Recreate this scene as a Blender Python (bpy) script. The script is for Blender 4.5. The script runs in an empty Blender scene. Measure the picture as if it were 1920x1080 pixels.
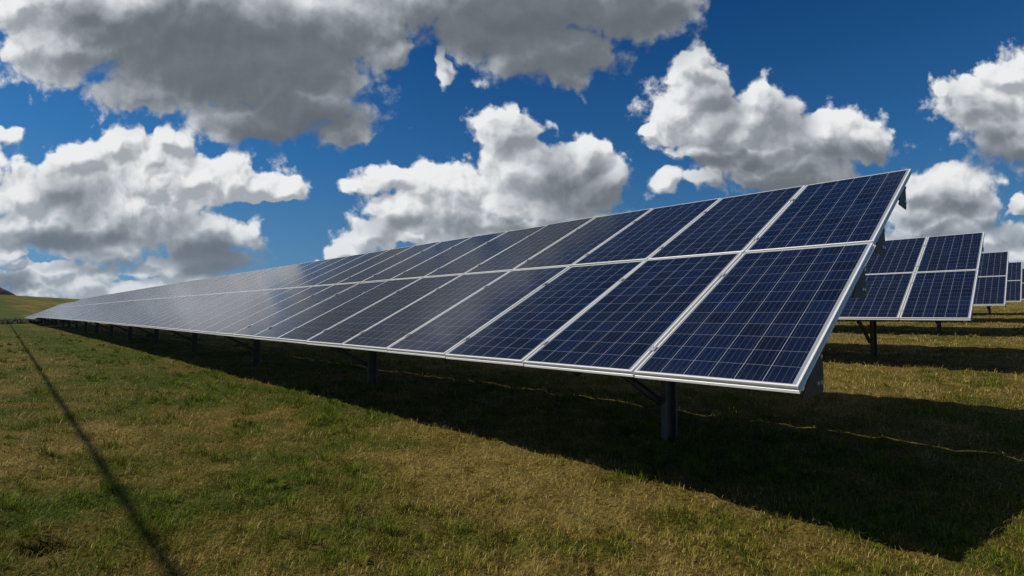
import bpy, bmesh, math, random
import numpy as np
from mathutils import Vector, Matrix, noise as mnoise

random.seed(7)
rng = np.random.default_rng(11)
scene = bpy.context.scene
COL = scene.collection

# ------------------------------------------------------------------ camera, sky, sun, exposure
FOCAL = 993.62            # in pixels of a 1920-wide picture
PITCH = 0.04837           # the camera looks up a little
cam_data = bpy.data.cameras.new('camera')
cam_data.sensor_width = 36.0
cam_data.lens = 36.0 * FOCAL / 1920.0
cam_data.clip_start = 0.05
cam_data.clip_end = 6000.0
camera = bpy.data.objects.new('camera', cam_data)
COL.objects.link(camera)
EYE = 1.33                # eye height over the ground at the front row
camera.location = (0, 0, EYE)
camera.rotation_euler = (math.pi / 2 + PITCH, 0, 0)
scene.camera = camera

SUN_AZ, SUN_EL = math.radians(186.5), math.radians(46.0)
SUN_DIR = Vector((math.cos(SUN_AZ) * math.cos(SUN_EL), math.sin(SUN_AZ) * math.cos(SUN_EL), math.sin(SUN_EL)))
sun_data = bpy.data.lights.new('sun', 'SUN')
sun_data.energy = 4.9
sun_data.angle = math.radians(0.5)
sun_data.color = (1.0, 0.93, 0.80)
sun = bpy.data.objects.new('sun', sun_data)
COL.objects.link(sun)
sun.rotation_euler = (-SUN_DIR).to_track_quat('-Z', 'Y').to_euler()

scene.view_settings.view_transform = 'Standard'
scene.view_settings.look = 'None'
scene.view_settings.exposure = 0.0
scene.view_settings.gamma = 1.0
scene.view_settings.use_curve_mapping = False
scene.cycles.use_denoising = True
scene.cycles.max_bounces = 6
scene.cycles.diffuse_bounces = 3
scene.cycles.glossy_bounces = 3
scene.cycles.transmission_bounces = 2
scene.cycles.transparent_max_bounces = 8


class Nodes:
    """small helper for building node trees"""
    def __init__(self, tree):
        self.t = tree
        self.l = tree.links

    def new(self, kind, **kw):
        n = self.t.nodes.new(kind)
        for k, v in kw.items():
            setattr(n, k, v)
        return n

    def put(self, sock, v):
        if isinstance(v, bpy.types.NodeSocket):
            self.l.new(v, sock)
        elif v is not None:
            if isinstance(v, (tuple, list)) and len(v) == 3 and sock.type == 'RGBA':
                v = (*v, 1.0)
            sock.default_value = v

    def m(self, op, a, b=None, c=None, clamp=False):
        n = self.new('ShaderNodeMath', operation=op, use_clamp=clamp)
        for i, v in enumerate((a, b, c)):
            if v is not None:
                self.put(n.inputs[i], v)
        return n.outputs[0]

    def v(self, op, a, b=None, c=None, scale=None):
        n = self.new('ShaderNodeVectorMath', operation=op)
        for i, x in enumerate((a, b, c)):
            if x is not None:
                self.put(n.inputs[i], x)
        if scale is not None:
            self.put(n.inputs['Scale'], scale)
        return n.outputs['Value' if op in ('DOT_PRODUCT', 'LENGTH', 'DISTANCE') else 'Vector']

    def mix(self, fac, a, b, blend='MIX'):
        n = self.new('ShaderNodeMix', data_type='RGBA', blend_type=blend)
        self.put(n.inputs[0], fac)
        self.put(n.inputs[6], a)
        self.put(n.inputs[7], b)
        return n.outputs[2]

    def noise(self, vec, scale, detail=2.0, rough=0.5, dist=0.0, out='Fac', dims='3D', lac=2.0):
        n = self.new('ShaderNodeTexNoise', noise_dimensions=dims)
        self.put(n.inputs['Vector'], vec)
        n.inputs['Scale'].default_value = scale
        n.inputs['Detail'].default_value = detail
        n.inputs['Roughness'].default_value = rough
        n.inputs['Distortion'].default_value = dist
        n.inputs['Lacunarity'].default_value = lac
        return n.outputs[out]

    def smooth(self, x, lo, hi, a=0.0, b=1.0):
        n = self.new('ShaderNodeMapRange', interpolation_type='SMOOTHSTEP')
        self.put(n.inputs[0], x)
        for i, v in enumerate((lo, hi, a, b)):
            self.put(n.inputs[1 + i], v)
        return n.outputs[0]

    def ramp(self, fac, stops):
        n = self.new('ShaderNodeValToRGB')
        self.put(n.inputs[0], fac)
        e = n.color_ramp.elements
        while len(e) > 1:
            e.remove(e[-1])
        e[0].position, e[0].color = stops[0][0], (*stops[0][1], 1)
        for p, c in stops[1:]:
            k = e.new(p)
            k.color = (*c, 1)
        return n.outputs[0]

    def xyz(self, v):
        n = self.new('ShaderNodeSeparateXYZ')
        self.put(n.inputs[0], v)
        return n.outputs

    def vec(self, x, y, z=0.0):
        n = self.new('ShaderNodeCombineXYZ')
        for i, q in enumerate((x, y, z)):
            self.put(n.inputs[i], q)
        return n.outputs[0]


# cumulus masses: centre and half-axes on a sky chart (the chart is fixed to the heavens: degrees-like units,
# 1 unit = 1/993.6 of the tangent of the angle from the chart's centre; x to the right, y downward)
PUFFS = [
    # long grey cloud overhead on the left
    (350, 50, 340, 110), (520, 140, 180, 100), (690, 50, 80, 55),
    (230, 10, 300, 100), (420, 130, 230, 95), (570, 195, 130, 72), (120, 95, 105, 70), (620, 40, 150, 85),
    (270, 180, 105, 45), (722, 92, 48, 36), (40, 20, 80, 62), (470, 232, 130, 45), (650, 245, 50, 38),
    # grey cloud at the top middle
    (980, 5, 230, 62), (1030, 95, 125, 62), (1170, 20, 125, 62), (820, 115, 18, 42), (770, 10, 80, 60), (1050, 140, 60, 25),
    # broad white cloud at the left
    (140, 300, 62, 38), (275, 290, 62, 48), (370, 330, 80, 42), (520, 355, 62, 28), (50, 365, 80, 62), (230, 390, 180, 85),
    (380, 450, 92, 62), (60, 440, 110, 35), (440, 345, 50, 35), (190, 450, 120, 45), (330, 500, 130, 25),
    # low clouds at the far left
    (165, 530, 62, 34), (260, 545, 80, 25), (70, 552, 60, 20), (25, 475, 48, 12), (6, 240, 24, 17), (2, 530, 22, 22), (360, 530, 60, 22),
    # white cloud in the middle
    (945, 245, 52, 40), (1085, 292, 62, 38), (1000, 320, 120, 62), (855, 355, 105, 48), (735, 345, 60, 24), (930, 395, 190, 46),
    (1110, 350, 64, 58), (672, 362, 24, 15), (1140, 340, 32, 30),
    (718, 445, 42, 28), (790, 452, 60, 18), (660, 468, 30, 12), (600, 482, 16, 7),
    (1125, 400, 28, 10), (960, 420, 130, 25),
    (1230, 10, 90, 40), (900, 60, 110, 50),
    # tall white cloud at the right
    (1318, 165, 62, 52), (1280, 225, 62, 62), (1432, 188, 52, 48), (1385, 250, 110, 56), (1560, 262, 120, 46), (1640, 245, 62, 36),
    (1480, 315, 140, 42), (1330, 290, 90, 22), (1228, 245, 22, 18), (1240, 345, 42, 20), (1325, 345, 44, 20), (1440, 345, 52, 20), (1545, 330, 80, 40),
    (1400, 225, 130, 62), (1560, 250, 130, 48), (1300, 130, 40, 30),
    (1040, 325, 120, 58), (880, 375, 130, 46), (1085, 285, 58, 42), (945, 225, 34, 26),
    (300, 335, 170, 62), (100, 345, 110, 52), (470, 350, 70, 30), (400, 495, 80, 28), (200, 280, 60, 26), (320, 262, 34, 26),
    (930, 425, 180, 34), (1020, 400, 130, 44), (800, 432, 70, 26), (700, 440, 60, 34), (755, 400, 70, 36), (640, 470, 40, 18), (820, 350, 80, 44),
    (1500, 340, 140, 40), (1440, 335, 60, 34), (1630, 255, 70, 46), (1420, 300, 120, 46), (1350, 240, 80, 60),
    (1840, 200, 90, 60), (1900, 270, 90, 46), (1720, 350, 50, 40), (1740, 420, 90, 36),
    # clouds at the right edge
    (1830, 175, 78, 42), (1905, 145, 62, 42), (1885, 235, 92, 52), (1950, 200, 90, 90), (1770, 170, 26, 26),
    (1790, 362, 82, 48), (1845, 395, 42, 36), (1715, 400, 62, 42), (1790, 432, 170, 26), (1918, 385, 24, 22),
    (1860, 440, 120, 32), (1930, 468, 110, 30), (1800, 462, 90, 22),
    # banks along the horizon at the left and outside the picture there
    (120, 505, 110, 20), (60, 530, 70, 20), (300, 560, 70, 14), (-160, 470, 190, 60), (-420, 430, 230, 110), (-120, 330, 110, 60),
]
SHADES = [   # where those clouds are thick and their undersides show: centre, half-axes, depth
    (450, 110, 330, 110, .95), (560, 225, 170, 62, 1.0), (330, 50, 260, 50, .8), (620, 120, 120, 60, .45), (1000, 40, 330, 90, 1.0), (1060, 110, 170, 60, .8), (1200, 20, 150, 70, .9),
    (130, 450, 150, 24, .85), (410, 480, 120, 40, .95), (150, 372, 60, 40, .4), (330, 440, 60, 30, .3), (10, 535, 50, 24, .9), (210, 500, 130, 10, .5),
    (1090, 365, 120, 62, .60), (930, 432, 230, 14, .45), (1030, 310, 50, 40, .45), (970, 270, 20, 30, .15),
    (1400, 295, 140, 22, .75), (1500, 335, 170, 40, .6), (1345, 225, 42, 60, .35), (1480, 250, 60, 50, .35), (1620, 290, 120, 30, .5),
    (1890, 285, 110, 34, .6), (1850, 225, 80, 30, .25), (1780, 405, 120, 18, .5), (1800, 445, 200, 16, .45), (1740, 380, 60, 20, .25),
]


def chart(px, py):
    return ((px - 960) / FOCAL, (540 - py) / FOCAL)


def build_world():
    w = bpy.data.worlds.new('World')
    scene.world = w
    w.use_nodes = True
    t = w.node_tree
    t.nodes.clear()
    N = Nodes(t)
    out = N.new('ShaderNodeOutputWorld')
    bg = N.new('ShaderNodeBackground')
    STR = 0.1
    bg.inputs['Strength'].default_value = STR
    t.links.new(bg.outputs[0], out.inputs[0])
    d = N.new('ShaderNodeTexCoord').outputs['Generated']
    dx, dy, dz = N.xyz(d)
    # clear sky
    sky = N.new('ShaderNodeTexSky', sky_type='NISHITA')
    sky.sun_disc = False
    sky.sun_elevation = SUN_EL
    sky.sun_rotation = math.pi / 2 - SUN_AZ
    sky.air_density = 1.0
    sky.dust_density = 0.35
    sky.ozone_density = 3.0
    sky.altitude = 300
    up = N.vec(dx, dy, N.m('MULTIPLY_ADD', N.m('MAXIMUM', dz, 0.0), 0.85, 0.16))
    N.put(sky.inputs['Vector'], up)
    hsv = N.new('ShaderNodeHueSaturation')
    hsv.inputs['Saturation'].default_value = 1.0
    hsv.inputs['Value'].default_value = 0.62
    N.put(hsv.inputs['Color'], sky.outputs[0])
    deep = N.ramp(dz, [(0.0, (1.0, 1.20, 1.18)), (0.12, (0.68, 1.15, 1.28)), (0.26, (0.36, 1.0, 1.40)), (0.5, (0.12, 0.62, 1.1)), (0.8, (0.06, 0.42, 0.9))])
    clear = N.mix(1.0, hsv.outputs[0], deep, 'MULTIPLY')
    # chart coordinates around the chart's centre
    cp, sp = math.cos(PITCH), math.sin(PITCH)
    fw = N.m('MULTIPLY_ADD', dz, sp, N.m('MULTIPLY', dy, cp))
    upc = N.m('MULTIPLY_ADD', dy, -sp, N.m('MULTIPLY', dz, cp))
    fwc = N.m('MAXIMUM', fw, 0.12)
    q = N.vec(N.m('DIVIDE', dx, fwc), N.m('DIVIDE', upc, fwc), 0.0)

    def height(p):
        w1 = N.v('SUBTRACT', N.noise(p, 5.5, 1.0, 0.5, out='Color', dims='2D'), (0.5, 0.5, 0.5))
        w2 = N.v('SUBTRACT', N.noise(p, 22.0, 2.0, 0.55, out='Color', dims='2D'), (0.5, 0.5, 0.5))
        pw = N.v('MULTIPLY_ADD', w1, (0.075, 0.06, 0.0), p)
        pw = N.v('MULTIPLY_ADD', w2, (0.04, 0.035, 0.0), pw)
        r = None
        for (px, py, rx, ry) in PUFFS:
            cx, cy = chart(px, py)
            sx, sy = FOCAL / rx, FOCAL / ry
            o = N.v('MULTIPLY_ADD', pw, (sx, sy, 0.0), (-cx * sx, -cy * sy, 0.0))
            o = N.v('LENGTH', o)
            if r is None:
                r = o
            else:
                n = N.new('ShaderNodeMath', operation='SMOOTH_MIN')
                N.put(n.inputs[0], r)
                N.put(n.inputs[1], o)
                n.inputs[2].default_value = 0.22
                r = n.outputs[0]
        base = N.m('SUBTRACT', 1.27, r)
        fb = N.noise(p, 10.0, 1.6, 0.5, dims='2D')
        vo = N.new('ShaderNodeTexVoronoi', feature='F1', voronoi_dimensions='2D')
        N.put(vo.inputs['Vector'], pw)
        vo.inputs['Scale'].default_value = 19.0
        vo.inputs['Detail'].default_value = 2.0
        vo.inputs['Roughness'].default_value = 0.5
        h = N.m('MULTIPLY_ADD', N.m('SUBTRACT', fb, 0.5), 0.70, base)
        h = N.m('MULTIPLY_ADD', N.m('SUBTRACT', 0.42, vo.outputs['Distance']), 0.58, h)
        return h, base

    hs0, b0 = height(q)
    fine = N.m('SUBTRACT', N.noise(q, 24.0, 5.0, 0.62, dims='2D'), 0.5)
    h0 = N.m('MULTIPLY_ADD', fine, 1.25, hs0)
    h0 = N.m('MULTIPLY_ADD', N.m('MAXIMUM', N.m('SUBTRACT', b0, 0.30), 0.0), 1.3, h0)
    ql = N.v('ADD', q, (-0.012, 0.020, 0.0))
    h1, b1 = height(ql)
    slope = N.m('SUBTRACT', hs0, h1)
    # thick parts
    sw = N.v('SUBTRACT', N.noise(q, 8.0, 3.0, 0.55, out='Color', dims='2D'), (0.5, 0.5, 0.5))
    qs = N.v('MULTIPLY_ADD', sw, (0.12, 0.10, 0.0), q)
    s = None
    for (px, py, rx, ry, k) in SHADES:
        cx, cy = chart(px, py)
        sx, sy = FOCAL / (rx * 1.15), FOCAL / (ry * 1.2)
        o = N.v('MULTIPLY_ADD', qs, (sx, sy, 0.0), (-cx * sx, -cy * sy, 0.0))
        o = N.v('DOT_PRODUCT', o, o)
        o = N.m('MULTIPLY_ADD', o, -k, k)
        s = o if s is None else N.m('MAXIMUM', s, o)
    s = N.smooth(s, -0.45, 0.95)
    slope = N.m('MULTIPLY', slope, N.m('MULTIPLY_ADD', s, -0.55, 1.0))
    lit = N.m('MULTIPLY_ADD', slope, 0.80, 0.50)
    lit = N.m('MULTIPLY_ADD', N.m('SUBTRACT', b0, b1), 0.30, lit)
    lit = N.m('MULTIPLY_ADD', fine, 0.50, lit)
    # thin rims let the light through, the deep middle is duller
    lit = N.m('ADD', lit, N.smooth(h0, 0.1, 1.1, 0.12, -0.06))
    lit = N.smooth(lit, 0.05, 0.98)
    tone = N.m('MULTIPLY', N.m('MULTIPLY_ADD', lit, 0.52, 0.48), N.m('MULTIPLY_ADD', s, -0.76, 1.0))
    # clouds in the rest of the sky: one deck seen in perspective
    hz = N.m('MAXIMUM', N.m('ADD', dz, 0.06), 0.05)
    qd = N.vec(N.m('ADD', N.m('DIVIDE', dx, hz), 5.3), N.m('ADD', N.m('DIVIDE', dy, hz), 2.1), 0.0)
    deck = N.noise(qd, 0.75, 5.0, 0.55, 0.0, dims='2D')
    deck2 = N.noise(N.v('ADD', qd, (-0.18, 0.05, 0.0)), 0.75, 3.0, 0.55, 0.0, dims='2D')
    rx_ = N.m('SUBTRACT', N.m('ABSOLUTE', N.xyz(q)[0]), 1.05)
    ry_ = N.m('SUBTRACT', N.xyz(q)[1], 0.60)
    away = N.m('MAXIMUM', rx_, ry_)
    away = N.m('MAXIMUM', away, N.m('SUBTRACT', 0.35, fw))
    away = N.smooth(away, 0.0, 0.25)
    hd = N.m('MULTIPLY', N.m('SUBTRACT', deck, 0.57), 4.0)
    hd = N.m('MULTIPLY_ADD', N.m('SUBTRACT', away, 1.0), 2.0, hd)
    toned = N.smooth(N.m('MULTIPLY_ADD', N.m('SUBTRACT', deck, deck2), 2.0, N.m('MULTIPLY_ADD', hd, -0.32, 0.75)), 0.1, 1.0)
    a0 = N.smooth(h0, -0.14, N.m('MULTIPLY_ADD', s, 0.40, 0.40))
    ad = N.smooth(hd, 0.0, 0.5)
    tone = N.m('ADD', N.m('MULTIPLY', tone, N.m('SUBTRACT', 1.0, away)), N.m('MULTIPLY', toned, away))
    alpha = N.m('MAXIMUM', a0, ad)
    cloud = N.ramp(tone, [(0.0, (0.085, 0.100, 0.120)), (0.22, (0.16, 0.180, 0.206)), (0.5, (0.38, 0.41, 0.445)), (0.75, (0.61, 0.635, 0.66)), (1.0, (0.84, 0.85, 0.855))])
    # far clouds sink into the blue air above the horizon
    low = N.smooth(dz, 0.0, 0.22, 0.32, 0.0)
    cloud = N.mix(low, cloud, (0.23, 0.33, 0.45))
    cloud = N.v('SCALE', cloud, scale=1.0 / STR)
    N.put(bg.inputs['Color'], N.mix(alpha, clear, cloud))


build_world()

# ------------------------------------------------------------------ the lie of the land
ROW_O = np.array([1.5041, 2.8084])            # near lower corner of the front row, in plan
ROW_U = np.array([-0.70293, 0.71126])         # along the rows, towards the far left
ROW_W = np.array([0.70221, 0.71197])          # across the rows, away from the camera
LOW_EDGE = 0.945                              # height of a row's lower edge over the ground datum
TILT = math.asin(0.44996)
HALF = 2.12221                                # slope length of one panel with its joint
PITCH_U = 1.012                               # spacing of the panel columns


def smoothstep(x, a, b):
    k = np.clip((np.asarray(x, float) - a) / (b - a), 0, 1)
    return k * k * (3 - 2 * k)


def vnoise(x, y, seed=0):
    """smooth value noise on arrays, about -1..1"""
    x = np.asarray(x, float)
    y = np.asarray(y, float)
    xi = np.floor(x).astype(np.int64)
    yi = np.floor(y).astype(np.int64)
    fx, fy = x - xi, y - yi
    fx = fx * fx * (3 - 2 * fx)
    fy = fy * fy * (3 - 2 * fy)

    def h(a, b):
        n = (a * 374761393 + b * 668265263 + seed * 2147483647) & 0xFFFFFFFF
        n = ((n ^ (n >> 13)) * 1274126177) & 0xFFFFFFFF
        n = n ^ (n >> 16)
        return (n & 0xFFFF) / 32767.5 - 1.0
    a, b, c, d = h(xi, yi), h(xi + 1, yi), h(xi, yi + 1), h(xi + 1, yi + 1)
    return (a * (1 - fx) + b * fx) * (1 - fy) + (c * (1 - fx) + d * fx) * fy


def fbm(x, y, octaves=4, seed=0, rough=0.5):
    s, a, f = 0.0, 1.0, 1.0
    for k in range(octaves):
        s = s + a * vnoise(x * f + 17.3 * k, y * f - 9.1 * k, seed + k)
        a *= rough
        f *= 2.03
    return s


def sw(x, y):
    x = np.asarray(x, float) - ROW_O[0]
    y = np.asarray(y, float) - ROW_O[1]
    return x * ROW_U[0] + y * ROW_U[1], x * ROW_W[0] + y * ROW_W[1]


HOLLOW = (-2.62, 3.12)


def ground_z(x, y, fine=True):
    x = np.asarray(x, float)
    y = np.asarray(y, float)
    s, w = sw(x, y)
    r = np.hypot(x, y)
    near = 1 - smoothstep(s, 95, 170)
    z = 0.033 * (np.sqrt(np.clip(w, 0, 90) ** 2 + 0.4) - 0.63) * near
    z = z + 1.1 * smoothstep(w, 60, 140) * near
    # the rise at the far end of the field, falling away to the right
    z = z + smoothstep(s, 128, 400) * np.clip(11.7 - 0.060 * w, -6, 26) * (1 - 0.9 * smoothstep(s, 420, 900))
    z = z - 6.0 * smoothstep(r, 700, 2500)
    z = z + 0.03 * vnoise(x * 0.35, y * 0.35, 3) * smoothstep(r, 1.0, 4.0)
    if fine:
        k = 1 - smoothstep(r, 25, 60)
        z = z + k * (0.016 * fbm(x * 2.3, y * 2.3, 2, 5) + 0.026 * fbm(x * 6.5, y * 6.5, 3, 9, 0.6))
        d2 = ((x - HOLLOW[0]) ** 2 * 0.7 + (y - HOLLOW[1]) ** 2 * 1.6) / 0.17 ** 2
        z = z - 0.15 * np.exp(-d2 * d2)
    return z


def gz(x, y):
    return float(ground_z(np.array([x]), np.array([y]))[0])


def dryness(x, y):
    """0 lush green .. 1 bare straw"""
    s, w = sw(x, y)
    p = 0.50 + 0.26 * fbm(x * 0.55, y * 0.55, 3, 21) + 0.36 * fbm(x * 2.3, y * 2.6, 3, 31)
    p = p - 0.38 * np.exp(-((w + 0.3) / 0.9) ** 2) * smoothstep(s, 4.5, 9)        # green strip by the drip line further off
    p = p + 0.42 * np.exp(-((w - 0.1) / 0.75) ** 2) * (1 - smoothstep(s, 2.0, 5.5))   # browned strip by the near end
    p = p + 0.34 * smoothstep(w, 4.6, 6.0)                                         # straw between the rows
    p = p - 0.10 * smoothstep(s, 12, 30) * (1 - smoothstep(w, 3, 6))
    p = p - 0.34 * smoothstep(s, 100, 140)
    return np.clip(p, 0, 1)


# ------------------------------------------------------------------ helpers for objects
def link(o, parent=None):
    COL.objects.link(o)
    if parent is not None:
        o.parent = parent
    return o


def tag(o, label=None, category=None, group=None, kind=None):
    for k, v in (('label', label), ('category', category), ('group', group), ('kind', kind)):
        if v is not None:
            o[k] = v
    return o


def mesh_object(name, verts, faces, mats, parent=None, mat_index=None, uvs=None, smooth=False):
    me = bpy.data.meshes.new(name)
    me.from_pydata([tuple(v) for v in verts], [], faces)
    for m in (mats if isinstance(mats, (list, tuple)) else [mats]):
        me.materials.append(m)
    if mat_index is not None:
        me.polygons.foreach_set('material_index', mat_index)
    if uvs is not None:
        layer = me.uv_layers.new(name='cells')
        layer.data.foreach_set('uv', np.asarray(uvs, 'f').ravel())
    if smooth:
        me.polygons.foreach_set('use_smooth', [True] * len(me.polygons))
    me.update()
    return link(bpy.data.objects.new(name, me), parent)


class MB:
    """collects boxes, sweeps and prisms into ONE mesh"""
    def __init__(self):
        self.v, self.f, self.mi = [], [], []

    def add(self, verts, faces, m=0):
        o = len(self.v)
        self.v += [tuple(p) for p in verts]
        self.f += [tuple(i + o for i in f) for f in faces]
        self.mi += [m] * len(faces)

    def prism(self, a, b, prof, side, m=0, caps=True):
        """profile (2-D closed outline) swept from a to b; 'side' fixes the profile's first axis"""
        a, b = Vector(a), Vector(b)
        d = (b - a).normalized()
        s = Vector(side)
        s = (s - d * s.dot(d)).normalized()
        t = d.cross(s)
        n = len(prof)
        vs = [p + s * q[0] + t * q[1] for p in (a, b) for q in prof]
        fs = [(i, (i + 1) % n, n + (i + 1) % n, n + i) for i in range(n)]
        if caps:
            fs += [tuple(range(n))[::-1], tuple(range(n, 2 * n))]
        self.add(vs, fs, m)

    def build(self, name, mats, parent=None, smooth=False):
        return mesh_object(name, self.v, self.f, mats, parent, self.mi, None, smooth)


def c_section(w, h, t, lip=0.0):
    """closed outline of a C channel, web at the left"""
    if lip:
        return [(-w / 2, -h / 2), (w / 2, -h / 2), (w / 2, -h / 2 + lip), (w / 2 - t, -h / 2 + lip), (w / 2 - t, -h / 2 + t), (-w / 2 + t, -h / 2 + t),
                (-w / 2 + t, h / 2 - t), (w / 2 - t, h / 2 - t), (w / 2 - t, h / 2 - lip), (w / 2, h / 2 - lip), (w / 2, h / 2), (-w / 2, h / 2)]
    return [(-w / 2, -h / 2), (w / 2, -h / 2), (w / 2, -h / 2 + t), (-w / 2 + t, -h / 2 + t), (-w / 2 + t, h / 2 - t), (w / 2, h / 2 - t), (w / 2, h / 2), (-w / 2, h / 2)]


# ------------------------------------------------------------------ materials
def material(name):
    m = bpy.data.materials.new(name)
    m.use_nodes = True
    m.node_tree.nodes.clear()
    N = Nodes(m.node_tree)
    out = N.new('ShaderNodeOutputMaterial')
    b = N.new('ShaderNodeBsdfPrincipled')
    m.node_tree.links.new(b.outputs[0], out.inputs[0])
    return m, N, b


def metal(name, col, rough, metallic, var=0.12, scale=18.0, spangle=0.0):
    m, N, b = material(name)
    co = N.new('ShaderNodeTexCoord').outputs['Object']
    n = N.noise(co, scale, 4.0, 0.6)
    k = N.m('MULTIPLY_ADD', N.m('SUBTRACT', n, 0.5), var * 2, 1.0)
    if spangle:
        vo = N.new('ShaderNodeTexVoronoi')
        N.put(vo.inputs['Vector'], co)
        vo.inputs['Scale'].default_value = 60
        k = N.m('MULTIPLY_ADD', N.m('SUBTRACT', N.xyz(vo.outputs['Color'])[0], 0.5), spangle, k)
    N.put(b.inputs['Base Color'], N.v('SCALE', col, scale=k))
    N.put(b.inputs['Roughness'], N.m('MULTIPLY_ADD', n, 0.2, rough - 0.1))
    b.inputs['Metallic'].default_value = metallic
    return m


MAT_ALU = metal('anodised_aluminium', (0.66, 0.67, 0.66), 0.40, 0.15, 0.05)
MAT_GALV = metal('galvanised_steel', (0.125, 0.112, 0.092), 0.6, 0.15, 0.3, 9.0, 0.10)
MAT_PLATE = metal('weathered_plate', (0.055, 0.050, 0.026), 0.65, 0.1, 0.25, 12.0)
MAT_BOLT = metal('bright_bolt', (0.62, 0.62, 0.60), 0.35, 0.6, 0.05)
MAT_CABLE = metal('black_rubber', (0.02, 0.02, 0.02), 0.6, 0.0, 0.05)


def glass_material():
    m, N, b = material('solar_cells_under_glass')
    uv = N.new('ShaderNodeUVMap', uv_map='cells').outputs[0]
    rnd = N.new('ShaderNodeObjectInfo').outputs['Random']
    x, y, _ = N.xyz(uv)                      # metres from the inner corner of the frame
    cw, ch, mx, my = 0.1565, 0.1712, 0.0105, 0.0095
    cx = N.m('DIVIDE', N.m('SUBTRACT', x, mx), cw)
    cy = N.m('DIVIDE', N.m('SUBTRACT', y, my), ch)
    fx, fy = N.m('FRACT', cx), N.m('FRACT', cy)
    ix, iy = N.m('FLOOR', cx), N.m('FLOOR', cy)
    wn = N.new('ShaderNodeTexWhiteNoise', noise_dimensions='4D')
    N.put(wn.inputs['Vector'], N.vec(ix, iy, 0.0))
    N.put(wn.inputs['W'], N.m('MULTIPLY', rnd, 53.0))
    r1, r2, r3 = N.xyz(wn.outputs['Color'])
    # crystal grains
    vo = N.new('ShaderNodeTexVoronoi', voronoi_dimensions='2D')
    N.put(vo.inputs['Vector'], N.v('MULTIPLY_ADD', N.vec(rnd, r1, 0.0), (31.0, 17.0, 0.0), uv))
    vo.inputs['Scale'].default_value = 75.0
    grain = N.xyz(vo.outputs['Color'])[0]
    hue = N.m('MULTIPLY_ADD', N.m('FRACT', N.m('MULTIPLY', rnd, 7.31)), 0.5, N.m('MULTIPLY', r1, 0.55), clamp=True)
    base = N.mix(hue, (0.0034, 0.0062, 0.0155), (0.0030, 0.0085, 0.0300))
    val = N.m('MULTIPLY_ADD', r2, 0.55, 0.62)
    val = N.m('MULTIPLY', val, N.m('MULTIPLY_ADD', grain, 0.5, 0.78))
    base = N.v('SCALE', base, scale=val)
    # gaps between the cells, and the thin bus bars
    half = 0.0017

    def line(f, c, hw):
        return N.m('LESS_THAN', N.m('ABSOLUTE', N.m('SUBTRACT', f, c)), hw)
    gx = N.m('GREATER_THAN', N.m('ABSOLUTE', N.m('SUBTRACT', fx, 0.5)), 0.5 - half / cw)
    gy = N.m('GREATER_THAN', N.m('ABSOLUTE', N.m('SUBTRACT', fy, 0.5)), 0.5 - 0.0014 / ch)
    b4 = N.m('FRACT', N.m('MULTIPLY', fx, 4.0))
    bus = line(b4, 0.5, 0.0010 / cw * 4)
    off = N.m('MAXIMUM', N.m('GREATER_THAN', N.m('ABSOLUTE', N.m('SUBTRACT', cx, 3.0)), 3.0), N.m('GREATER_THAN', N.m('ABSOLUTE', N.m('SUBTRACT', cy, 6.0)), 6.0))
    fing = N.m('MULTIPLY_ADD', N.m('SINE', N.m('MULTIPLY', y, 1800.0)), 0.06, 1.0)
    base = N.v('SCALE', base, scale=fing)
    base = N.mix(bus, base, (0.055, 0.061, 0.075))
    base = N.mix(gy, base, (0.16, 0.165, 0.195))
    base = N.mix(gx, base, (0.23, 0.245, 0.28))
    base = N.mix(off, base, (0.22, 0.24, 0.27))
    # a film of dust on the glass
    co = N.new('ShaderNodeTexCoord').outputs['Object']
    dust = N.noise(N.v('ADD', co, N.vec(N.m('MULTIPLY', rnd, 40.0), 0.0, 0.0)), 2.2, 5.0, 0.6)
    streak = N.noise(N.v('MULTIPLY_ADD', N.vec(rnd, rnd, 0.0), (23.0, 5.0, 0.0), N.v('MULTIPLY', co, (26.0, 0.8, 1.0))), 1.0, 3.0, 0.6)
    low = N.smooth(y, 0.0, 0.16, 0.012, 0.0)
    dust = N.m('MULTIPLY_ADD', N.smooth(dust, 0.35, 0.75), 0.005, N.m('MULTIPLY_ADD', N.smooth(streak, 0.5, 0.8), 0.004, 0.001))
    dust = N.m('ADD', dust, N.m('MULTIPLY', low, streak))
    dust = N.m('ADD', dust, N.m('MULTIPLY', N.m('FRACT', N.m('MULTIPLY', rnd, 91.7)), 0.006))
    base = N.mix(dust, base, (0.42, 0.40, 0.36))
    N.put(b.inputs['Base Color'], base)
    b.inputs['Roughness'].default_value = 0.135
    b.inputs['IOR'].default_value = 1.45
    b.inputs['Specular IOR Level'].default_value = 0.23
    bump = N.new('ShaderNodeBump')
    bump.inputs['Strength'].default_value = 0.012
    bump.inputs['Distance'].default_value = 0.01
    N.put(bump.inputs['Height'], N.noise(co, 3.0, 2.0, 0.5))
    N.put(b.inputs['Normal'], bump.outputs[0])
    return m


MAT_GLASS = glass_material()
MAT_BACK = metal('white_backsheet', (0.55, 0.55, 0.53), 0.6, 0.0, 0.03)


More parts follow.
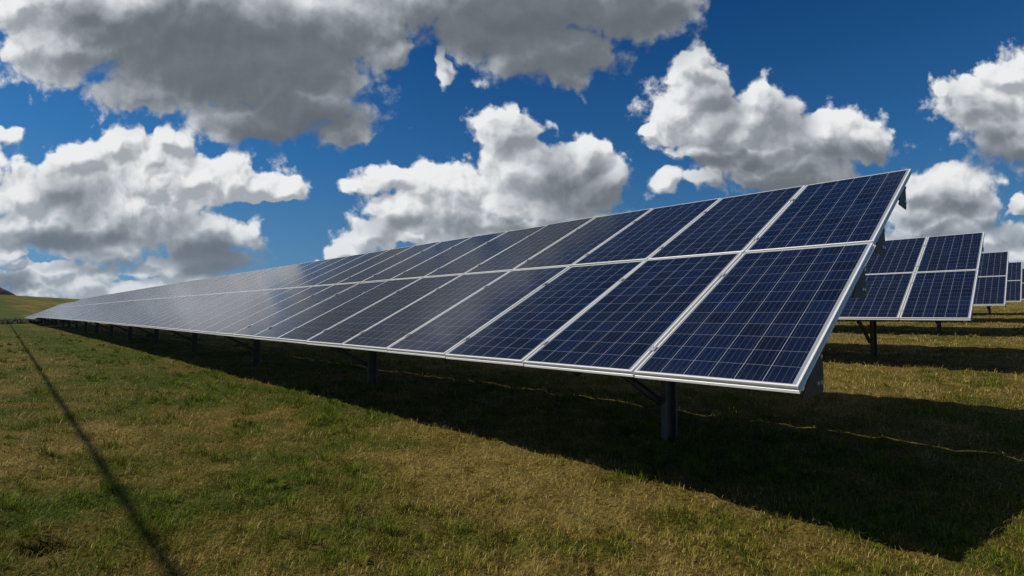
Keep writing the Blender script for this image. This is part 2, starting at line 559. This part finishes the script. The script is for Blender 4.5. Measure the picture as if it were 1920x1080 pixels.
def soil_material():
    m, N, b = material('mown_field')
    co = N.new('ShaderNodeNewGeometry').outputs['Position']
    att = N.new('ShaderNodeAttribute', attribute_name='dry')
    dry = att.outputs['Fac']
    p = N.v('MULTIPLY', co, (1.0, 1.0, 0.0))
    f1 = N.noise(p, 34.0, 6.0, 0.7)
    f2 = N.noise(p, 5.0, 5.0, 0.62)
    f3 = N.noise(p, 0.16, 5.0, 0.6)
    k = N.m('ADD', dry, N.m('MULTIPLY', N.m('SUBTRACT', f2, 0.5), 0.9))
    k = N.m('ADD', k, N.m('MULTIPLY', N.m('SUBTRACT', f3, 0.5), 0.6))
    k = N.m('ADD', k, N.m('MULTIPLY', N.m('SUBTRACT', f1, 0.5), 0.5), clamp=True)
    col = N.ramp(k, [(0.0, (0.048, 0.074, 0.006)), (0.35, (0.086, 0.092, 0.011)), (0.6, (0.120, 0.100, 0.017)), (0.85, (0.180, 0.132, 0.030)), (1.0, (0.22, 0.168, 0.045))])
    col = N.v('SCALE', col, scale=N.m('MULTIPLY_ADD', N.smooth(f1, 0.28, 0.72), 1.05, 0.22))
    N.put(b.inputs['Base Color'], col)
    b.inputs['Roughness'].default_value = 0.95
    b.inputs['Specular IOR Level'].default_value = 0.1
    bump = N.new('ShaderNodeBump')
    bump.inputs['Strength'].default_value = 0.9
    bump.inputs['Distance'].default_value = 0.05
    N.put(bump.inputs['Height'], N.m('ADD', f1, N.m('MULTIPLY', f2, 0.8)))
    N.put(b.inputs['Normal'], bump.outputs[0])
    return m


def blade_material(name):
    m, N, b = material(name)
    col = N.new('ShaderNodeAttribute', attribute_name='tint').outputs['Color']
    N.put(b.inputs['Base Color'], col)
    b.inputs['Roughness'].default_value = 0.75
    b.inputs['Specular IOR Level'].default_value = 0.12
    out = [n for n in N.t.nodes if n.bl_idname == 'ShaderNodeOutputMaterial'][0]
    tr = N.new('ShaderNodeBsdfTranslucent')
    N.put(tr.inputs['Color'], col)
    mx = N.new('ShaderNodeMixShader')
    mx.inputs[0].default_value = 0.25
    N.l.new(b.outputs[0], mx.inputs[1])
    N.l.new(tr.outputs[0], mx.inputs[2])
    N.l.new(mx.outputs[0], out.inputs[0])
    return m


MAT_SOIL = soil_material()
MAT_BLADE = blade_material('grass_blades')


# ------------------------------------------------------------------ ground
def build_ground():
    rings = [0.0] + list(np.geomspace(0.6, 40.0, 400)) + list(np.geomspace(40.6, 2600.0, 110))
    na = 720
    ang = np.arange(na) * 2 * math.pi / na
    R = np.array(rings[1:])
    X = np.concatenate([[0.0], (R[:, None] * np.cos(ang)[None]).ravel()])
    Y = np.concatenate([[0.0], (R[:, None] * np.sin(ang)[None]).ravel()])
    Z = ground_z(X, Y)
    nr = len(R)
    idx = 1 + np.arange(nr * na).reshape(nr, na)
    a, b_ = idx[:-1], np.roll(idx[:-1], -1, 1)
    c, d = np.roll(idx[1:], -1, 1), idx[1:]
    quads = np.stack([a, d, c, b_], -1).reshape(-1, 4)
    tris = np.stack([np.zeros(na, int), idx[0], np.roll(idx[0], -1)], -1)
    me = bpy.data.meshes.new('ground')
    co = np.stack([X, Y, Z], -1).astype('f')
    me.vertices.add(len(co))
    me.vertices.foreach_set('co', co.ravel())
    loops = np.concatenate([tris.ravel(), quads.ravel()]).astype('i')
    starts = np.concatenate([np.arange(len(tris)) * 3, len(tris) * 3 + np.arange(len(quads)) * 4]).astype('i')
    me.loops.add(len(loops))
    me.loops.foreach_set('vertex_index', loops)
    me.polygons.add(len(starts))
    me.polygons.foreach_set('loop_start', starts)
    me.polygons.foreach_set('use_smooth', np.ones(len(starts), bool))
    me.update(calc_edges=True)
    me.validate()
    at = me.attributes.new('dry', 'FLOAT', 'POINT')
    at.data.foreach_set('value', dryness(X, Y).astype('f'))
    me.materials.append(MAT_SOIL)
    o = link(bpy.data.objects.new('ground', me))
    tag(o, kind='structure')


build_ground()


# ------------------------------------------------------------------ solar rows
def row_path(n, s_start=0.0, bent=True):
    """plan points of a front row's lower edge: one per panel column; headings too"""
    pts, head = [], []
    p = ROW_O.copy()
    a0 = math.atan2(ROW_U[1], ROW_U[0]) + (0.01 if bent else 0.0)
    for i in range(n):
        k = float(smoothstep(i * PITCH_U, -5, 8)) if bent else 0.0
        h = a0 - 0.015 * k
        pts.append(p.copy())
        head.append(h)
        p = p + PITCH_U * np.array([math.cos(h), math.sin(h)])
    return np.array(pts), np.array(head)


PW, PL = 0.994, HALF - 0.030           # one panel
FR_W, FR_D = 0.0125, 0.042              # lip and depth of its frame


def panel_meshes():
    """frame and glass of one panel; x from 0 down to -PW, y up the slope, z the outward normal"""
    prof = [(-FR_W, 0.0), (-FR_W, 0.003), (-0.0015, 0.003), (0.0, 0.0015), (0.0, -0.011), (-0.0035, -0.014), (-0.0035, -0.025), (0.0008, -0.027), (0.0045, -FR_D + 0.002), (0.0035, -FR_D), (-0.028, -FR_D), (-0.028, -FR_D + 0.002), (-0.004, -FR_D + 0.002), (-0.004, -0.004), (-FR_W, -0.004)]
    corners = [(0, 0, 1, -1), (0, PL, 1, 1), (-PW, PL, -1, 1), (-PW, 0, -1, -1)]
    v, f = [], []
    for (x, y, sx, sy) in corners:
        for (o, z) in prof:
            v.append((x + sx * o, y + sy * o, z))
    n = len(prof)
    for k in range(4):
        for i in range(n):
            f.append((k * n + i, k * n + (i + 1) % n, ((k + 1) % 4) * n + (i + 1) % n, ((k + 1) % 4) * n + i))
    frame = bpy.data.meshes.new('solar_panel')
    frame.from_pydata(v, [], f)
    frame.materials.append(MAT_ALU)
    bmn = bmesh.new()
    bmn.from_mesh(frame)
    bmesh.ops.recalc_face_normals(bmn, faces=bmn.faces)
    bmn.to_mesh(frame)
    bmn.free()
    e = FR_W - 0.0005
    x0, x1, y0, y1 = -PW + e, -e, e, PL - e
    gv = [(x0, y0, 0), (x1, y0, 0), (x1, y1, 0), (x0, y1, 0), (x0, y0, -0.0035), (x1, y0, -0.0035), (x1, y1, -0.0035), (x0, y1, -0.0035)]
    gf = [(0, 1, 2, 3), (7, 6, 5, 4), (0, 4, 5, 1), (1, 5, 6, 2), (2, 6, 7, 3), (3, 7, 4, 0)]
    glass = bpy.data.meshes.new('panel_glass')
    glass.from_pydata(gv, [], gf)
    glass.materials.append(MAT_GLASS)
    glass.materials.append(MAT_BACK)
    glass.polygons.foreach_set('material_index', [0, 1, 1, 1, 1, 1])
    lay = glass.uv_layers.new(name='cells')
    for poly in glass.polygons:
        for li in poly.loop_indices:
            c = gv[glass.loops[li].vertex_index]
            lay.data[li].uv = (c[0] - x0, c[1] - y0)
    return frame, glass, (v, f), (gv, gf, x0, y0)


FRAME_ME, GLASS_ME, FRAME_G, GLASS_G = panel_meshes()


def column_matrix(p, h, z):
    u = Vector((math.cos(h), math.sin(h), 0))
    w = Vector((math.sin(h), -math.cos(h), 0))
    if w.dot(Vector((ROW_W[0], ROW_W[1], 0))) < 0:
        w = -w
    v = w * math.cos(TILT) + Vector((0, 0, 1)) * math.sin(TILT)
    n = (-u).cross(v)
    M = Matrix(((-u.x, v.x, n.x, p[0]), (-u.y, v.y, n.y, p[1]), (-u.z, v.z, n.z, z), (0, 0, 0, 1)))
    return M


PURLINS = (0.30, 1.58, 2.44, 3.64)     # slope positions of the rails under the panels
GUSSETS = (0.39, 1.67, 2.51, 3.72)


def make_array(name, label, cols, heads, zs, base, n_single, group, post_first=1.72, post_step=5.85, detail=True, gusset=True, offset=(0.0, 0.0, 0.0), rest=True, n_clamps=0):
    """one row: an Empty at its base, its panels, rails, rafters, posts and braces"""
    root = bpy.data.objects.new(name, None)
    root.empty_display_size = 0.3
    root.location = (base[0] + offset[0], base[1] + offset[1], base[2] + offset[2])
    link(root)
    tag(root, label, 'solar array', group)
    to_local = Matrix.Translation((-base[0], -base[1], -base[2]))
    mats = [to_local @ column_matrix(cols[i], heads[i], zs[i]) for i in range(len(cols))]
    n = len(cols)
    rest_v, rest_f, rest_m, rest_uv = [], [], [], []
    r_ = random.Random(len(name) + n)
    for i in range(n):
        for row in range(2):
            wob = Matrix.Rotation(r_.gauss(0, 0.0016), 4, 'X') @ Matrix.Rotation(r_.gauss(0, 0.0016), 4, 'Y')
            M = mats[i] @ Matrix.Translation((0, row * HALF + 0.002, 0)) @ wob
            if i < n_single:
                o = bpy.data.objects.new('solar_panel', FRAME_ME)
                o.matrix_local = M
                link(o, root)
                g = bpy.data.objects.new('panel_glass', GLASS_ME)
                link(g, o)
            elif rest:
                for (vv, ff, mm) in ((FRAME_G[0], FRAME_G[1], 0), (GLASS_G[0], GLASS_G[1], 1)):
                    o0 = len(rest_v)
                    rest_v += [M @ Vector(q) for q in vv]
                    for k, fc in enumerate(ff):
                        rest_f.append(tuple(q + o0 for q in fc))
                        rest_m.append(0 if mm == 0 else (1 if k == 0 else 2))
                        for q in fc:
                            rest_uv.append((vv[q][0] - GLASS_G[2], vv[q][1] - GLASS_G[3]))
    if rest_v:
        o = mesh_object('solar_panel_run', rest_v, rest_f, [MAT_ALU, MAT_GLASS, MAT_BACK], root, rest_m, rest_uv)
        o['kind'] = 'stuff'
    # rails: lipped channels that follow the row
    prof = c_section(0.05, 0.10, 0.004, 0.014)
    for yv in PURLINS:
        b = MB()
        rings = []
        for i in list(range(n)) + [n]:
            M = mats[min(i, n - 1)]
            x = 0.0 if i < n else -PITCH_U
            rings.append([M @ Vector((x - (0.012 if i == 0 else 0.0), yv + q[0], -FR_D - 0.052 + q[1])) for q in prof])
        m_ = len(prof)
        vs = [q for rg in rings for q in rg]
        fs = [(k * m_ + i, k * m_ + (i + 1) % m_, (k + 1) * m_ + (i + 1) % m_, (k + 1) * m_ + i) for k in range(len(rings) - 1) for i in range(m_)]
        fs += [tuple(range(m_)), tuple(range(len(vs) - m_, len(vs)))[::-1]]
        b.add(vs, fs)
        b.build('purlin', MAT_GALV, root)
    # clamps over the joints between neighbouring panels, where they are near enough to see
    for i in range(1, n_clamps + 1):
        for yv in PURLINS:
            for row in range(1):
                c = MB()
                M = mats[i] @ Matrix.Translation((PITCH_U * 0.0 + 0.007, yv, 0.0045))
                c.prism(M @ Vector((0, -0.03, 0.002)), M @ Vector((0, 0.03, 0.002)), [(-0.019, -0.002), (0.019, -0.002), (0.019, 0.002), (-0.019, 0.002)], M.to_3x3() @ Vector((1, 0, 0)))
                c.prism(M @ Vector((0, 0, 0.004)), M @ Vector((0, 0, 0.010)), [(0.008 * math.cos(q * math.pi / 3), 0.008 * math.sin(q * math.pi / 3)) for q in range(6)], M.to_3x3() @ Vector((1, 0, 0)))
                c.build('clamp', MAT_BOLT, root)
    # frames: a post, a rafter on it, and a brace from the post to the rafter's front
    s = post_first
    length = n * PITCH_U
    while s < length:
        i = min(int(s / PITCH_U), n - 1)
        M = mats[i]
        x = -(s - i * PITCH_U)
        zt = -FR_D - 0.104
        ra = MB()
        ra.prism(M @ Vector((x, 0.22, zt - 0.05)), M @ Vector((x, 3.98, zt - 0.05)), c_section(0.05, 0.10, 0.004), M.to_3x3() @ Vector((1, 0, 0)))
        ra.build('rafter', MAT_GALV, root)
        top = M @ Vector((x, 2.03, zt - 0.03))
        wx, wy = top.x + base[0] + offset[0], top.y + base[1] + offset[1]
        foot = gz(wx, wy) - 0.25 - base[2] - offset[2]
        lean = 0.03
        side = M.to_3x3() @ Vector((1, 0, 0))
        po = MB()
        back = Vector((ROW_W[0], ROW_W[1], 0))
        a = Vector((top.x, top.y, foot)) - side * 0.062
        c = Vector((top.x, top.y, top.z)) - side * 0.062
        po.prism(a, c, c_section(0.065, 0.16, 0.006, 0.02), side - back * 0.25)
        po.build('post', MAT_GALV, root)
        br = MB()
        p1 = M @ Vector((x - 0.13, 0.62, zt - 0.06))
        p2 = Vector((top.x, top.y, top.z * 0.2 + (foot + 0.25) * 0.8)) - side * 0.13
        br.prism(p1, p2, c_section(0.045, 0.065, 0.004), side)
        p3 = M @ Vector((x + 0.034, 3.3, zt - 0.06))
        br.build('brace', MAT_GALV, root)
        s += post_step
    # end plates: dark triangular gussets under the near end
    if gusset:
        M = mats[0]
        ct, st = math.cos(TILT), math.sin(TILT)
        for yv in GUSSETS:
            # in the end plane: first axis level, second axis up; corner = lower back corner
            def pt(hh, vv, x):
                y = yv + hh * ct + vv * st
                z = -0.285 - hh * st + vv * ct
                return M @ Vector((x, y, z))
            outline = [(-0.40, -0.0), (-0.025, 0.0), (-0.008, 0.008), (0.0, 0.025), (0.006, 0.11), (-0.022, 0.290), (-0.05, 0.290)]
            # keep the plate under the frame
            vs, m_ = [], len(outline)
            for x in (-0.006, -0.012):
                for (hh, vv) in outline:
                    vs.append(pt(hh, vv, x))
            fs = [tuple(range(m_)), tuple(range(m_, 2 * m_))[::-1]] + [(i, m_ + i, m_ + (i + 1) % m_, (i + 1) % m_) for i in range(m_)]
            br = mesh_object('bracket', vs, fs, MAT_PLATE, root)
            for (hh, vv) in ((-0.06, 0.065), (-0.125, 0.065), (-0.052, 0.215)):
                bb = MB()
                q0, q1 = pt(hh, vv, -0.0055), pt(hh, vv, 0.004)
                bb.prism(q0, q1, [(0.014 * math.cos(k * math.pi / 3), 0.014 * math.sin(k * math.pi / 3)) for k in range(6)], (0, 0, 1))
                bb.build('bolt', MAT_BOLT, br)
    return root


ROWS = 'rows of solar panels in the field'
N_FRONT = 70
pts, head = row_path(N_FRONT + 22)
zz = np.array([LOW_EDGE + 0.0026 * min(i, 30) for i in range(N_FRONT + 22)])
front = make_array('solar_array', 'longest front row of dark blue solar panels, from the right foreground to far left', pts[:N_FRONT], head[:N_FRONT], zz[:N_FRONT],
                   (pts[0][0], pts[0][1], 0.0), 50, ROWS, n_clamps=9)
gap = np.array([math.cos(head[-1]), math.sin(head[-1])]) * 0.9
far = make_array('solar_array', 'small distant section of pale panels beyond the far left end of the front row', pts[N_FRONT:] + gap, head[N_FRONT:], zz[N_FRONT:] - 0.22,
                 (pts[N_FRONT][0] + gap[0], pts[N_FRONT][1] + gap[1], 0.0), 0, ROWS, post_first=2.0, gusset=False)
spts, shead = row_path(24, bent=False)
sz = np.full(24, LOW_EDGE)
for (w, s, dz, lab) in (
        (8.963, -0.104, 0.305, 'second row of solar panels, just behind the near end of the front row'),
        (18.559, -0.27, 0.665, 'third row of solar panels, one narrow column showing right of the second row'),
        (27.596, -0.50, 0.912, 'fourth row of solar panels, thin strip showing right of the third row'),
        (37.0, -0.75, 1.18, 'fifth and farthest row of solar panels, a sliver cut off by the right edge')):
    off = ROW_W * w + ROW_U * s
    make_array('solar_array', lab, spts, shead, sz, (ROW_O[0], ROW_O[1], 0.0), 24, ROWS, offset=(off[0], off[1], dz), n_clamps=3 if w < 10 else 0)


# ------------------------------------------------------------------ grass and straw
def blades(name, px, py, height, width, lean, az, tint, curl=0.5, flat=None):
    """many thin tapering blades as one mesh"""
    n = len(px)
    pz = ground_z(px, py) - 0.004
    if flat is not None:
        pz = pz + flat
    dx, dy = np.cos(az), np.sin(az)
    ox, oy = -dy * width * 0.5, dx * width * 0.5
    out = np.zeros((n, 5, 3))
    l1, l2 = lean * (0.5 - 0.25 * curl), lean
    h1 = height * 0.55 * np.cos(l1)
    r1 = height * 0.55 * np.sin(l1)
    h2 = h1 + height * 0.45 * np.cos(np.minimum(l2 + 0.4 * curl, 1.9))
    r2 = r1 + height * 0.45 * np.sin(np.minimum(l2 + 0.4 * curl, 1.9))
    out[:, 0] = np.stack([px - ox, py - oy, pz], -1)
    out[:, 1] = np.stack([px + ox, py + oy, pz], -1)
    out[:, 2] = np.stack([px + dx * r1 - ox * .8, py + dy * r1 - oy * .8, pz + h1], -1)
    out[:, 3] = np.stack([px + dx * r1 + ox * .8, py + dy * r1 + oy * .8, pz + h1], -1)
    out[:, 4] = np.stack([px + dx * r2, py + dy * r2, pz + h2], -1)
    me = bpy.data.meshes.new(name)
    me.vertices.add(n * 5)
    me.vertices.foreach_set('co', out.astype('f').ravel())
    k = (np.arange(n) * 5)[:, None]
    loops = np.concatenate([k + 0, k + 1, k + 3, k + 2, k + 2, k + 3, k + 4], 1).astype('i')
    starts = (np.arange(n)[:, None] * 7 + np.array([[0, 4]])).astype('i')
    me.loops.add(n * 7)
    me.loops.foreach_set('vertex_index', loops.ravel())
    me.polygons.add(n * 2)
    me.polygons.foreach_set('loop_start', starts.ravel())
    me.update(calc_edges=True)
    at = me.attributes.new('tint', 'FLOAT_COLOR', 'POINT')
    c4 = np.ones((n, 5, 4), 'f')
    c4[:, :, :3] = tint[:, None, :]
    at.data.foreach_set('color', c4.ravel())
    me.materials.append(MAT_BLADE)
    return link(bpy.data.objects.new(name, me))


def sow(n, d0, d1, half_angle):
    """ground points with a density that falls off with the square of the distance from the viewpoint"""
    d = d0 * (d1 / d0) ** rng.random(n)
    a = math.pi / 2 + (rng.random(n) * 2 - 1) * half_angle
    return d * np.cos(a), d * np.sin(a), d


def lerp(a, b, t):
    return a + (np.asarray(b) - a) * t[:, None]


def build_grass():
    # the mown mat
    x, y, d = sow(420000, 1.7, 75.0, 0.98)
    dry = dryness(x, y)
    tuft = fbm(x * 5.0, y * 5.0, 2, 77)
    keep = rng.random(len(x)) < np.clip(1.1 - 0.8 * dry + 0.4 * tuft, 0.12, 1)
    x, y, d, dry, tuft = (q[keep] for q in (x, y, d, dry, tuft))
    n = len(x)
    far_ = np.maximum(1.0, d / 5.0)
    height = (0.016 + 0.030 * rng.random(n) + 0.02 * np.clip(tuft, 0, 1)) * np.minimum(far_, 1.25)
    width = (0.0022 + 0.0022 * rng.random(n)) * far_
    lean = np.abs(rng.normal(1.02, 0.42, n)).clip(0, 1.5)
    az = rng.random(n) * 2 * math.pi
    sets = [[x, y, height, width, lean, az, dry + rng.normal(0, 0.22, n), np.zeros(n)]]
    # tussocks that the mower left
    cx, cy, cd = sow(6500, 1.8, 45.0, 0.98)
    cdry = dryness(cx, cy)
    ok = rng.random(len(cx)) < np.clip(1.15 - 1.3 * cdry, 0.06, 1)
    cx, cy, cd, cdry = cx[ok], cy[ok], cd[ok], cdry[ok]
    per = 44
    size = (0.035 + 0.075 * rng.random(len(cx)) ** 2) * np.minimum(np.maximum(1.0, cd / 6.0), 2.0)
    r = np.sqrt(rng.random((len(cx), per))) * size[:, None]
    t = rng.random((len(cx), per)) * 6.283
    x = (cx[:, None] + r * np.cos(t)).ravel()
    y = (cy[:, None] + r * np.sin(t)).ravel()
    d = np.repeat(cd, per)
    n = len(x)
    far_ = np.maximum(1.0, d / 5.0)
    hh = np.repeat(0.033 + 0.090 * rng.random(len(cx)) ** 2.2, per)
    height = hh * (0.5 + 0.7 * rng.random(n)) * np.minimum(far_, 1.2)
    sets.append([x, y, height, (0.0024 + 0.0022 * rng.random(n)) * far_, np.clip((r / size[:, None]).ravel() * 0.95 + rng.normal(0.1, 0.25, n), 0, 1.5), t.ravel() + rng.normal(0, 0.5, n),
                 np.repeat(cdry * 0.6 + rng.normal(0, 0.12, len(cx)), per) + rng.normal(0, 0.13, n), np.ones(n)])
    # one tuft of very dark green blades over the hollow at the near left
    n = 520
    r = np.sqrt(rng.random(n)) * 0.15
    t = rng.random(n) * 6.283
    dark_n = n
    sets.append([HOLLOW[0] + r * np.cos(t) * 1.25, HOLLOW[1] + r * np.sin(t) * 0.8, 0.05 + 0.07 * rng.random(n), 0.004 + 0.003 * rng.random(n), np.clip(r * 5 + rng.normal(0, 0.2, n), 0, 1.4), t, np.full(n, -9.0), np.ones(n)])
    # single long stalks
    x, y, d = sow(1500, 1.9, 30.0, 0.98)
    n = len(x)
    sets.append([x, y, 0.06 + 0.10 * rng.random(n), (0.0016 + 0.001 * rng.random(n)) * np.maximum(1, d / 5), np.abs(rng.normal(0.35, 0.3, n)), rng.random(n) * 6.283, 0.45 + 0.6 * rng.random(n), np.ones(n)])
    x, y, height, width, lean, az, k, tus = (np.concatenate(q) for q in zip(*sets))
    n = len(x)
    green = lerp(np.array([[0.046, 0.078, 0.004]]), (0.185, 0.225, 0.018), rng.random(n) ** 1.3)
    olive = lerp(np.array([[0.080, 0.080, 0.008]]), (0.275, 0.225, 0.034), rng.random(n) ** 1.3)
    straw = lerp(np.array([[0.16, 0.110, 0.020]]), (0.54, 0.425, 0.125), rng.random(n) ** 1.4)
    dark_green = lerp(np.array([[0.006, 0.014, 0.002]]), (0.020, 0.045, 0.006), rng.random(n))
    green = np.where((k < -5)[:, None], dark_green, green)
    tint = np.where((k < 0.40)[:, None], green, np.where((k < 0.72)[:, None], olive, straw))
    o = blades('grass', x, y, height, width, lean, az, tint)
    tag(o, 'short mown green and olive grass covering the field', 'grass', kind='stuff')
    # cut stalks lying about, matted in places
    x, y, d = sow(190000, 1.7, 60.0, 0.98)
    dry = dryness(x, y)
    mat = fbm(x * 2.2, y * 2.2, 2, 91)
    keep = rng.random(len(x)) < np.clip(0.06 + 0.95 * dry ** 1.6 + 0.25 * mat, 0.03, 1)
    x, y, d, dry, mat = (q[keep] for q in (x, y, d, dry, mat))
    n = len(x)
    far_ = np.maximum(1.0, d / 4.5)
    height = (0.02 + 0.07 * rng.random(n) ** 1.5) * np.minimum(far_, 2.0)
    width = (0.0013 + 0.0016 * rng.random(n)) * far_
    lean = np.clip(rng.normal(1.40, 0.2, n), 0.6, 1.62)
    az = rng.random(n) * 2 * math.pi + 0.8 * mat
    t = rng.random(n)
    tint = lerp(np.array([[0.10, 0.060, 0.012]]), (0.32, 0.225, 0.056), t)
    pale = rng.random(n) < 0.12
    tint = np.where(pale[:, None], lerp(np.array([[0.32, 0.23, 0.10]]), (0.55, 0.43, 0.23), t), tint)
    o = blades('straw', x, y, height, width, lean, az, tint, curl=0.1, flat=0.004 + 0.022 * rng.random(n))
    tag(o, 'dry brown cut stalks lying scattered over the mown grass', 'straw', kind='stuff')
    # rough grey scrub along the far end of the field
    n = 9000
    s = 92 + 14 * rng.random(n)
    w = -32 + 44 * rng.random(n)
    p = ROW_O + np.outer(s, ROW_U) + np.outer(w, ROW_W)
    hgt = 0.35 + 0.55 * rng.random(n) * np.clip(0.8 + 0.6 * vnoise(p[:, 0] * 0.3, p[:, 1] * 0.3, 8), 0.2, 1.5)
    tint = lerp(np.array([[0.055, 0.058, 0.035]]), (0.17, 0.165, 0.125), rng.random(n))
    o = blades('scrub', p[:, 0], p[:, 1], hgt, 0.10 + 0.16 * rng.random(n), np.abs(rng.normal(0.4, 0.3, n)), rng.random(n) * 6.283, tint)
    tag(o, 'greyish rough scrub in a low band along the far end of the field', 'scrub', kind='stuff')


build_grass()


# ------------------------------------------------------------------ far dark hilltop and the overhead cable at the left
def build_far_hill():
    # a dark wooded knoll that shows over the crest at the left edge
    m, N, b = material('distant_woodland')
    co = N.new('ShaderNodeNewGeometry').outputs['Position']
    n = N.noise(co, 0.12, 5.0, 0.65)
    N.put(b.inputs['Base Color'], N.ramp(n, [(0.3, (0.010, 0.010, 0.008)), (0.7, (0.028, 0.026, 0.018))]))
    b.inputs['Roughness'].default_value = 1.0
    nu, nv = 90, 40
    c = np.array([-1010.0, 940.0])
    X, Y, Z = [], [], []
    for j in range(nv):
        for i in range(nu):
            a = (i / (nu - 1) - 0.5) * 2
            q = (j / (nv - 1) - 0.5) * 2
            px = c[0] + a * 125 * 0.70 + q * 70 * -0.70
            py = c[1] + a * 125 * 0.72 + q * 70 * 0.70
            h = max(0.0, 1 - abs(a) ** 2.2) * max(0.0, 1 - q * q)
            z = 77 * h ** 0.7 + 6 * h * float(fbm(np.array([px * 0.03]), np.array([py * 0.03]), 4, 12)[0]) - 8
            X.append(px); Y.append(py); Z.append(z)
    fs = [(j * nu + i, j * nu + i + 1, (j + 1) * nu + i + 1, (j + 1) * nu + i) for j in range(nv - 1) for i in range(nu - 1)]
    o = mesh_object('hill', list(zip(X, Y, Z)), fs, m, smooth=True)
    tag(o, kind='structure')


build_far_hill()


def build_cable():
    # strung high over the left of the field, alongside the rows; its shadow crosses the grass
    g1, g2 = np.array([-1.71, 2.76]), np.array([-57.15, 60.55])
    d = (g2 - g1) / np.linalg.norm(g2 - g1)
    H = 5.6
    k = H / SUN_DIR.z
    a = g1 - d * 40 + np.array([SUN_DIR.x, SUN_DIR.y]) * k
    b_ = g2 + d * 80 + np.array([SUN_DIR.x, SUN_DIR.y]) * k
    mb = MB()
    mb.prism((a[0], a[1], H), (b_[0], b_[1], H), [(0.030 * math.cos(q * math.pi / 5), 0.030 * math.sin(q * math.pi / 5)) for q in range(10)], (0, 0, 1))
    o = mb.build('overhead_cable', MAT_CABLE)
    tag(o, 'thick dark overhead cable beside the field, its shadow crossing the grass', 'cable')


build_cable()
